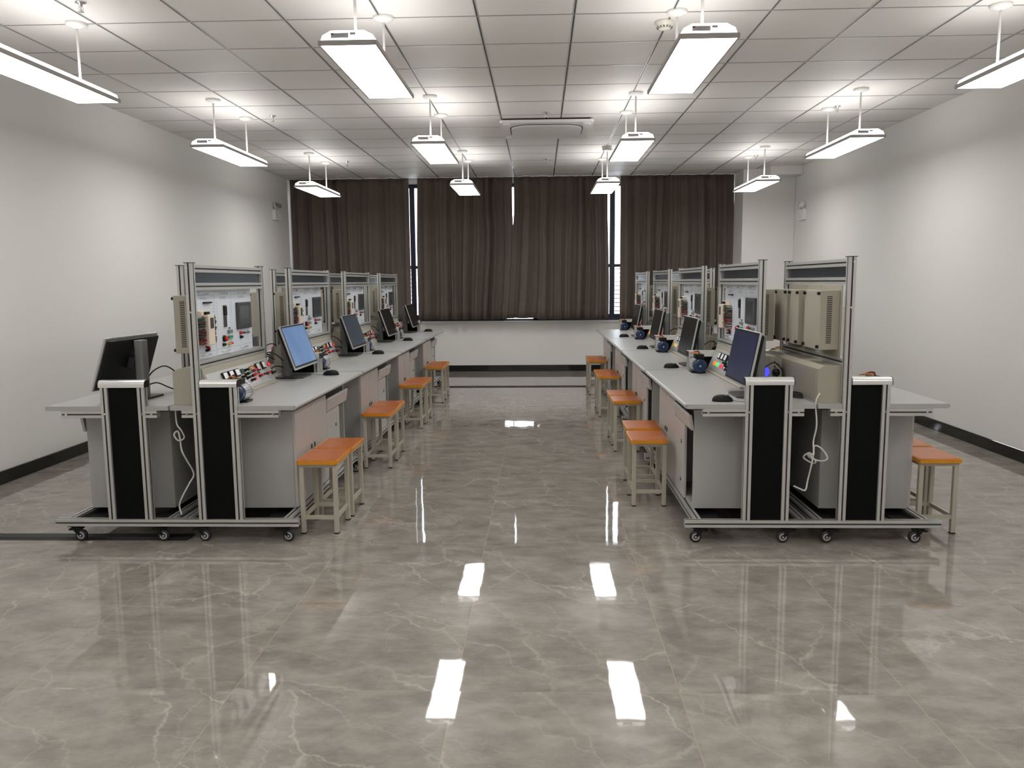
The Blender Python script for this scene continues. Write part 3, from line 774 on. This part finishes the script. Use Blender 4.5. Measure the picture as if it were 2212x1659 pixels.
def make_controller_module():
    r = thing('controller_module')
    f, m = module_shell(r, 0.062, 0.380, 0.085, 0.345)
    for k in range(14):
        z = 1.10 + 0.019 * k
        for y in (0.082, 0.362): m.box(MU, MU + 0.0005, y - 0.007, y + 0.007, z - 0.0018, z + 0.0018, 'mark')
    m.build('printed_marks', f)
    b = MB(); b.box(MU + 0.0003, MU + 0.030, 0.120, 0.225, 1.108, 1.302, 'cream', 0.003, 1); b.box(MU + 0.030, MU + 0.062, 0.136, 0.222, 1.108, 1.278, 'cream', 0.003, 1)
    pc = b.build('controller_body', r)
    MB().box(MU + 0.0621, MU + 0.0632, 0.158, 0.205, 1.202, 1.262, 'dkgrey').build('status_window', pc)
    MB().box(MU + 0.0301, MU + 0.046, 0.150, 0.200, 1.282, 1.297, 'blk', 0.002, 1).build('connector', pc)
    rr = random.Random(5)
    for (ya, yb, n) in ((0.076, 0.130, 46), (0.298, 0.222, 34)):
        wbm = MB()
        for k in range(n):
            z = 1.116 + 0.152 * k / (n - 1); dz = rr.uniform(-0.012, 0.006)
            q = rr.random()
            if k < n * 0.55: mt = 'w_red' if q < 0.55 else ('w_dark' if q < 0.9 else 'grey_wire')
            else: mt = 'w_green' if q < 0.45 else ('w_dark' if q < 0.85 else 'w_red')
            wbm.tube([(MU + 0.026, yb, z), (MU + 0.050 + rr.uniform(-0.010, 0.006), (ya * 0.35 + yb * 0.65), z + 0.004), (MU + 0.038 + rr.uniform(-0.012, 0.006), ya * 0.8 + yb * 0.2, z + dz), (MU + 0.004, ya + rr.uniform(-0.008, 0.008), z + dz * 1.6)], 0.0031, mt, 6, 3)
        wbm.build('wire_bundle', r)
    MB().box(MU + 0.0003, MU + 0.014, 0.210, 0.318, 1.342, 1.351, 'blk', 0.002, 1).build('cable_tie_bar', r)
    jack(r, 0.225, 1.092, 'red', 0.006); jack(r, 0.222, 1.072, 'blk', 0.006)
    q = MB().box(MU + 0.0003, MU + 0.010, 0.240, 0.266, 1.066, 1.092, 'blk', 0.002, 1).build('rocker_switch', r)
    MB().box(MU + 0.0101, MU + 0.015, 0.245, 0.261, 1.071, 1.087, 'red', 0.002, 1).build('rocker', q)
    return r
def make_switch_module():
    r = thing('switch_module')
    f, m = module_shell(r, 0.384, 0.642, 0.455, 0.628)
    for k in range(11):
        z = 1.185 + 0.0155 * k
        for y in (0.412, 0.618): m.box(MU, MU + 0.0005, y - 0.006, y + 0.006, z - 0.0016, z + 0.0016, 'mark')
    m.build('printed_marks', f)
    s = MB().box(MU + 0.0003, MU + 0.004, 0.484, 0.558, 1.186, 1.328, 'wht').build('slot_frame', r)
    MB().box(MU + 0.0041, MU + 0.0052, 0.494, 0.550, 1.19, 1.324, 'dkgrey').build('dark_slot', s)
    MB().box(MU + 0.0053, MU + 0.012, 0.500, 0.544, 1.262, 1.318, 'blk', 0.002, 1).build('breaker', s)
    q = MB().box(MU + 0.0003, MU + 0.016, 0.556, 0.612, 1.150, 1.172, 'grey', 0.004, 2).build('serial_port', r)
    MB().cyl((MU + 0.0003, 0.585, 1.181), (MU + 0.008, 0.585, 1.181), 0.005, 'dkgrey', 10).build('screw', q)
    e = MB().cyl((MU + 0.0003, 0.495, 1.122), (MU + 0.012, 0.495, 1.122), 0.020, 'blk', 22).build('stop_button', r)
    MB().lathe((MU + 0.0121, 0.495, 1.122), (1, 0, 0), [(0, 0.015), (0.008, 0.017), (0.014, 0.013)], 'red', 20).build('red_cap', e)
    MB().box(MU + 0.0003, MU + 0.014, 0.562, 0.616, 1.118, 1.134, 'green', 0.002, 1).build('terminal_block', r)
    MB().box(MU + 0.0003, MU + 0.012, 0.468, 0.508, 1.078, 1.094, 'blk', 0.002, 1).build('terminal_block', r)
    jack(r, 0.560, 1.086, 'yellow', 0.007); jack(r, 0.580, 1.087, 'red', 0.007); jack(r, 0.597, 1.087, 'red', 0.006)
    return r
def make_screen_module():
    r = thing('touch_panel_module')
    f, m = module_shell(r, 0.646, 0.985, 0.690, 0.935)
    m.build('printed_marks', f)
    b = MB().box(MU + 0.0003, MU + 0.016, 0.708, 0.945, 1.166, 1.336, 'dkgrey', 0.004, 2).build('touch_panel', r)
    MB().box(MU + 0.0161, MU + 0.0168, 0.738, 0.900, 1.190, 1.312, 'hmi').build('display', b)
    k = MB()
    for i in range(6): k.box(MU + 0.0161, MU + 0.0170, 0.912, 0.922, 1.200 + 0.018 * i, 1.206 + 0.018 * i, 'grey')
    k.build('button_marks', b)
    jack(r, 0.766, 1.140, 'red', 0.009); jack(r, 0.768, 1.114, 'blk', 0.009); jack(r, 0.822, 1.138, 'dkgrey', 0.006); jack(r, 0.890, 1.137, 'grey', 0.008)
    return r

# monitor ----------------------------------------------------------
def make_monitor(tilt=18.5, w=0.55, h=0.318):
    r = thing('computer_monitor')      # origin on the desk under the screen; +x to the user, y along the bench
    b = MB(); b.prism([(-0.165, -0.115), (-0.01, -0.13), (0.045, -0.105), (0.045, 0.105), (-0.01, 0.13), (-0.165, 0.115)], 'z', 0.0005, 0.011, 'dkgrey'); b.build('stand_base', r)
    c = MB().prism(offset_poly(-0.105, 0.0, 0.052, 0.072, 0.012, 4), 'z', 0.0112, 0.345, 'grey').build('stand_column', r)
    MB().prism(offset_poly(-0.105, 0.0, 0.050, 0.070, 0.012, 4), 'z', 0.3451, 0.3475, 'silver').build('column_cap', c)
    T = Matrix.Translation((0.0, 0, 0.228)) @ Matrix.Rotation(-math.radians(tilt), 4, 'Y')
    n = MB().box(-0.072, -0.0345, -0.03, 0.03, -0.035, 0.035, 'dkgrey', 0.004).xform(T).build('stand_neck', r)
    bk = MB().box(-0.034, -0.0125, -w / 2 + 0.012, w / 2 - 0.012, -h / 2 + 0.012, h / 2 - 0.012, 'blk', 0.008)
    bk.box(-0.0124, 0.0, -w / 2, w / 2, -h / 2, h / 2, 'silver', 0.002, 1)
    bk.xform(T).build('housing', r)
    MB().box(0.0002, 0.0016, -w / 2 + 0.004, w / 2 - 0.004, -h / 2 + 0.014, h / 2 - 0.004, 'blk').xform(T).build('bezel', r)
    MB().box(0.0018, 0.0024, -w / 2 + 0.016, w / 2 - 0.016, -h / 2 + 0.026, h / 2 - 0.015, 'screen').xform(T).build('screen', r)
    k = MB()
    k.tube([(-0.115, -0.036, 0.12), (-0.155, -0.05, 0.165), (-0.215, -0.07, 0.185), (-0.27, -0.10, 0.13), (-0.285, -0.11, 0.05), (-0.285, -0.10, 0.006)], 0.0042, 'cable')
    k.tube([(-0.115, -0.036, 0.075), (-0.16, -0.06, 0.085), (-0.215, -0.085, 0.055), (-0.275, -0.13, 0.02), (-0.288, -0.15, 0.006)], 0.0042, 'cable')
    k.build('cable', r)
    return r

def make_mouse():
    r = thing('computer_mouse')       # front of the mouse towards -x
    m = MB(); k = m.mi('blk'); N = 22; K = 9; rows = []
    for j in range(K):
        ph = PI / 2 * j / (K - 1); row = []
        for i in range(N):
            a = 2 * PI * i / N
            x = 0.058 * math.cos(a) * (math.cos(ph) ** 0.55); y = 0.031 * math.sin(a) * (math.cos(ph) ** 0.45) * (1 + 0.10 * math.cos(a))
            z = 0.0006 + 0.037 * (math.sin(ph) ** 0.9) * (1.0 - 0.20 * (0 if x > 0 else -x / 0.058))
            row.append(m.bm.verts.new((x, y, z)))
        rows.append(row)
    for j in range(K - 1):
        for i in range(N): m.face([rows[j][i], rows[j][(i + 1) % N], rows[j + 1][(i + 1) % N], rows[j + 1][i]], k, True)
    m.face(rows[0][::-1], k); m.face(rows[-1], k, True)
    b = m.build('shell', r)
    MB().cyl((-0.030, -0.0035, 0.0325), (-0.030, 0.0035, 0.0325), 0.0075, 'grey', 12).build('scroll_wheel', r)
    MB().tube([(-0.056, 0, 0.010), (-0.075, 0.004, 0.004), (-0.12, 0.03, 0.0028), (-0.17, 0.055, 0.0028), (-0.23, 0.06, 0.0028)], 0.0019, 'grey', 6, 6).build('cord', r)
    return r

def make_motor():
    r = thing('electric_motor')       # fan cover towards -y, feet on z=0
    zc, R = 0.056, 0.050
    m = MB(); n = 40
    poly = []
    for i in range(n):
        a = 2 * PI * i / n; rr = (R * 0.90 if i % 2 else R * 0.99)
        for da in (-0.05, 0.05): poly.append((rr * math.cos(a + da), zc + rr * math.sin(a + da)))
    m.prism(poly, 'y', 0.060, 0.165, 'motor'); m.build('finned_body', r)
    MB().lathe((0, 0.0, zc), (0, 1, 0), [(0.0, 0.030), (0.002, 0.042), (0.008, R * 0.98), (0.014, R), (0.0595, R)], 'blue', 32).build('fan_cover', r)
    MB().cyl((0, -0.0012, zc), (0, -0.0002, zc), 0.007, 'silver', 14).build('cover_badge', r)
    MB().lathe((0, 0.1655, zc), (0, 1, 0), [(0, R * 1.04), (0.012, R * 1.04), (0.016, R * 0.8), (0.026, 0.022), (0.030, 0.020)], 'motor', 30).build('end_shield', r)
    MB().cyl((0, 0.196, zc), (0, 0.220, zc), 0.009, 'chrome', 16).build('shaft', r)
    t = MB().box(-0.033, 0.033, 0.030, 0.105, zc + R + 0.0005, zc + R + 0.032, 'blk', 0.004).build('terminal_box', r)
    f = MB()
    for sx in (-1, 1): f.box(sx * 0.038 - 0.014, sx * 0.038 + 0.014, 0.062, 0.160, 0.0006, 0.010, 'blk', 0.002, 1)
    f.box(-0.030, 0.030, 0.065, 0.157, 0.0006, 0.0075, 'blk')
    f.build('foot', r)
    wv = MB()
    for (a, c, mt) in ((-0.015, 0.0, 'orangedge'), (0.002, 0.004, 'red'), (0.014, -0.004, 'yellow'), (0.006, 0.008, 'blk')):
        wv.tube([(a, 0.06, zc + R + 0.031), (a - 0.01, 0.055, zc + R + 0.045 + c), (a - 0.035, 0.075, zc + R + 0.042 + c), (a - 0.05, 0.105, zc + R + 0.034)], 0.0028, mt, 6, 4)
    wv.build('wire', r)
    return r

def make_stool():
    r = thing('lab_stool')            # seat 0.24 x 0.34, 0.44 high
    hw, hl, ht = 0.12, 0.17, 0.44
    lx, ly, lt = 0.097, 0.137, 0.013
    s = MB(); s.prism(offset_poly(0, 0, 2 * hw, 2 * hl, 0.018, 4), 'z', ht - 0.024, ht - 0.001, 'orangedge'); so = s.build('seat', r)
    MB().prism(offset_poly(0, 0, 2 * hw - 0.014, 2 * hl - 0.014, 0.014, 4), 'z', ht - 0.0009, ht + 0.0006, 'orange').build('seat_laminate', so)
    for sx in (-1, 1):
        for sy in (-1, 1):
            l = MB().box(sx * lx - lt, sx * lx + lt, sy * ly - lt, sy * ly + lt, 0.006, ht - 0.0245, 'leg', 0.002, 1).build('leg', r)
            MB().box(sx * lx - lt - 0.001, sx * lx + lt + 0.001, sy * ly - lt - 0.001, sy * ly + lt + 0.001, 0.0, 0.0058, 'blk').build('foot_cap', l)
    a = MB()
    for sy in (-1, 1): a.box(-lx + lt, lx - lt, sy * ly - 0.010, sy * ly + 0.010, ht - 0.044, ht - 0.0245, 'leg')
    for sx in (-1, 1): a.box(sx * lx - 0.010, sx * lx + 0.010, -ly + lt, ly - lt, ht - 0.044, ht - 0.0245, 'leg')
    a.build('apron', r)
    for sy in (-1, 1): MB().box(-lx + lt, lx - lt, sy * ly - 0.007, sy * ly + 0.007, 0.085, 0.108, 'leg').build('stretcher', r)
    for sx in (-1, 1): MB().box(sx * lx - 0.007, sx * lx + 0.007, -ly + lt, ly - lt, 0.085, 0.108, 'leg').build('stretcher', r)
    return r

# ------------------------------------------------------------------ placing the four rows
bench = make_bench()
benchIn = bench; benchOutL = copy_tree(bench); benchOutR = copy_tree(bench)
add_casters(benchIn, 0.038); add_casters(benchOutL, -0.038); add_casters(benchOutR, -0.038)
BP = {'in': Proto(benchIn), 'oL': Proto(benchOutL), 'oR': Proto(benchOutR)}
CP = Proto(make_cabinet()); KP = Proto(make_console())
M1, M2, M3 = Proto(make_controller_module()), Proto(make_switch_module()), Proto(make_screen_module())
MOA = Proto(make_monitor(18.5)); MOB = Proto(make_monitor(11.0)); MP = Proto(make_mouse()); EM = Proto(make_motor()); ST = Proto(make_stool())

ORD = ['nearest', 'second', 'third', 'farthest']
ROWS = [('left aisle row', 'A', -2.0675, 'in'), ('left wall row', 'B', -2.0675, 'oL'), ('right aisle row', 'B', 1.499, 'in'), ('right wall row', 'A', 1.499, 'oR')]
SCREENS = {}
def set_screen(root, key):
    for c in root.children:
        if c.name.startswith('screen'):
            base = c.data.name.split('__')[0]
            if (base, key) not in SCREENS:
                d = c.data.copy(); d.name = base + '__' + key; d.materials.clear(); d.materials.append(M[key]); SCREENS[(base, key)] = d
            c.data = SCREENS[(base, key)]
for (row, typ, xb, bk) in ROWS:
    wall_row = 'wall' in row
    for k in range(4):
        y0 = 4.36 + 1.74 * k; y1 = y0 + BL
        rz = 0.0 if typ == 'A' else PI
        org = Vector((xb, y0, 0)) if typ == 'A' else Vector((xb, y1, 0))
        R = Matrix.Rotation(rz, 4, 'Z')
        def put(o, u=0.0, s=0.0, z=0.0, extra=0.0):
            p = org + R @ Vector((u, s, z)); o.location = p; o.rotation_euler = (0, 0, rz + extra); return o
        P = 'on the %s bench of the %s' % (ORD[k], row)
        o = put(BP[bk].get()); tag(o, 'aluminium-framed grey-topped training bench, the %s in the %s' % (ORD[k], row), 'bench', 'training benches in four rows')
        o = put(CP.get()); tag(o, 'grey cabinet with tilted drawer under the %s bench of the %s' % (ORD[k], row), 'cabinet', 'grey cabinets under the benches')
        o = put(KP.get()); tag(o, ('plain beige back of the control console ' if wall_row else 'sloped beige control console with dials ') + P, 'control console', 'control consoles on the benches')
        if wall_row:
            pos = ['nearest', 'middle', 'farthest'] if typ == 'A' else ['farthest', 'middle', 'nearest']
            labs = ['%s of three vented beige boxes ' % q for q in pos]
        else: labs = ['white module with cream wired controller ', 'white middle module with dark slot ', 'white module with dark touch panel ']
        for pr, lb, ct in zip((M1, M2, M3), labs, ('controller module', 'switch module', 'touch panel module')):
            o = put(pr.get())
            if wall_row:
                for c in list(o.children):
                    if c.name.startswith('wire_bundle'): bpy.data.objects.remove(c)
            tag(o, lb + P, ct, 'modules hung in the bench frames')
        # monitor
        ol = row == 'left wall row' and k == 0
        du = 0.072 if ol else 0.0
        o = put((MOA if (typ == 'A' or row == 'left wall row') else MOB).get(), 0.333 + du, 1.385, DZ, -0.06 if ol else 0.0)
        sm, ds = 'screen', 'switched-off black monitor '
        if row == 'left aisle row' and k == 0: sm, ds = 'scr_blue', 'monitor with lit plain blue screen '
        if row == 'left aisle row' and k == 1: sm, ds = 'scr_slate', 'monitor with dim slate screen '
        if row == 'right aisle row' and k == 0: sm, ds = 'scr_navy', 'monitor with dark navy screen '
        if row == 'right wall row': ds = 'monitor facing the right wall '
        if row == 'left wall row': ds = 'monitor seen from its black back '
        set_screen(o, sm)
        tag(o, ds + P, 'monitor', 'monitors on the benches')
        if typ == 'A': o = put(MP.get(), 0.525, 1.495, DZ, 0.12)
        elif ol: o = put(MP.get(), 0.41, 1.575, DZ, -0.2)
        else: o = put(MP.get(), 0.485, 1.605 - (0.0 if k == 0 else 0.02 * k), DZ, -0.10)
        tag(o, 'black corded mouse ' + P, 'mouse', 'black mice on the benches')
        o = EM.get()
        if typ == 'A': o.location = (xb + 0.345, y0 + 0.062, DZ)
        else: o.location = (xb - 0.345, y1 - 0.262, DZ)
        tag(o, 'small blue and silver electric motor ' + P, 'motor', 'electric motors on the benches')

# blue lit disc on the end of the nearest right console, and one cable coil
o = MB().cyl((1.499 - 0.118, 6.08 - 1.0824, 0.885), (1.499 - 0.118, 6.08 - 1.092, 0.885), 0.033, 'bluelit', 26).build('indicator_light')
tag(o, 'round blue light glowing behind the monitor at the end of the nearest right console', 'light')
m = MB()
for k in range(3):
    pts = []
    for i in range(13):
        a = 2 * PI * i / 12
        pts.append((1.468 + (0.030 + 0.002 * k) * math.cos(a) - 0.002 * k, 4.63 + 0.065 * math.sin(a) + 0.004 * k, DZ + 0.006 + 0.008 * k))
    m.tube(pts, 0.0037, 'cable', 8, 3)
tag(m.build('cable_coil'), 'coiled black cable lying on the nearest right aisle bench behind the end rail', 'cable')

# stools -----------------------------------------------------------
SG = 'orange-seated lab stools'
stools = []
for k, ys in enumerate(((4.662, 5.016), (6.332, 6.688), (8.055, 8.42), (9.79, 10.15))):
    for q, y in enumerate(ys): stools.append((-1.288 + (0.006 * ((k + q) % 2)), y, '%s of the pair beside the %s left aisle bench' % (('nearer', 'farther')[q], ORD[k])))
for k, ps in enumerate((((0.700, 5.250), (0.716, 5.662)), ((0.737, 6.948), (0.738, 7.325)), ((0.738, 8.74), (0.738, 9.11)), ((0.738, 10.46), (0.738, 10.84)))):
    for q, (x, y) in enumerate(ps): stools.append((x, y, '%s of the pair beside the %s right aisle bench' % (('nearer', 'farther')[q], ORD[k])))
for q, (x, y) in enumerate(((2.226, 4.690), (2.236, 5.05))): stools.append((x + 0.030, y, '%s of the pair beside the nearest right wall bench' % ('nearer', 'farther')[q]))
for (x, y, l) in stools:
    o = ST.get(); o.location = (x, y, 0)
    tag(o, 'orange-topped stool, ' + l, 'stool', SG)

# hanging white power cords ---------------------------------------
def cord(pts, y, label, r=0.0046, wob=0.018):
    P = [(x, y + wob * math.sin(1.7 * i) * (1 if 4 < i < len(pts) - 2 else 0), z) for i, (x, z) in enumerate(pts)]
    m = MB().tube(P, r, 'wcable', 8, 6)
    tag(m.build('power_cord'), label, 'power cord', 'white cords hanging between the benches')
cord([(-2.0675, 0.79), (-2.0675, 0.76), (-2.067, 0.71), (-2.062, 0.66), (-2.039, 0.626), (-2.033, 0.584), (-2.054, 0.572), (-2.079, 0.606), (-2.068, 0.622), (-2.054, 0.578), (-2.037, 0.517), (-2.019, 0.458), (-1.991, 0.373), (-2.011, 0.322), (-2.055, 0.238), (-2.078, 0.185), (-2.068, 0.137)], 4.44,
     'white power cord with one loop hanging between the nearest left benches')
cord([(1.520, 0.835), (1.505, 0.810), (1.4995, 0.785), (1.4995, 0.755), (1.508, 0.658), (1.499, 0.567), (1.494, 0.499), (1.468, 0.508), (1.449, 0.477), (1.496, 0.446), (1.504, 0.465), (1.464, 0.503), (1.484, 0.476), (1.539, 0.46), (1.568, 0.48), (1.544, 0.526), (1.508, 0.542), (1.493, 0.507), (1.485, 0.446), (1.477, 0.355), (1.464, 0.295), (1.431, 0.303), (1.395, 0.32)], 4.39,
     'white power cord tied in a loose bow between the nearest right benches')
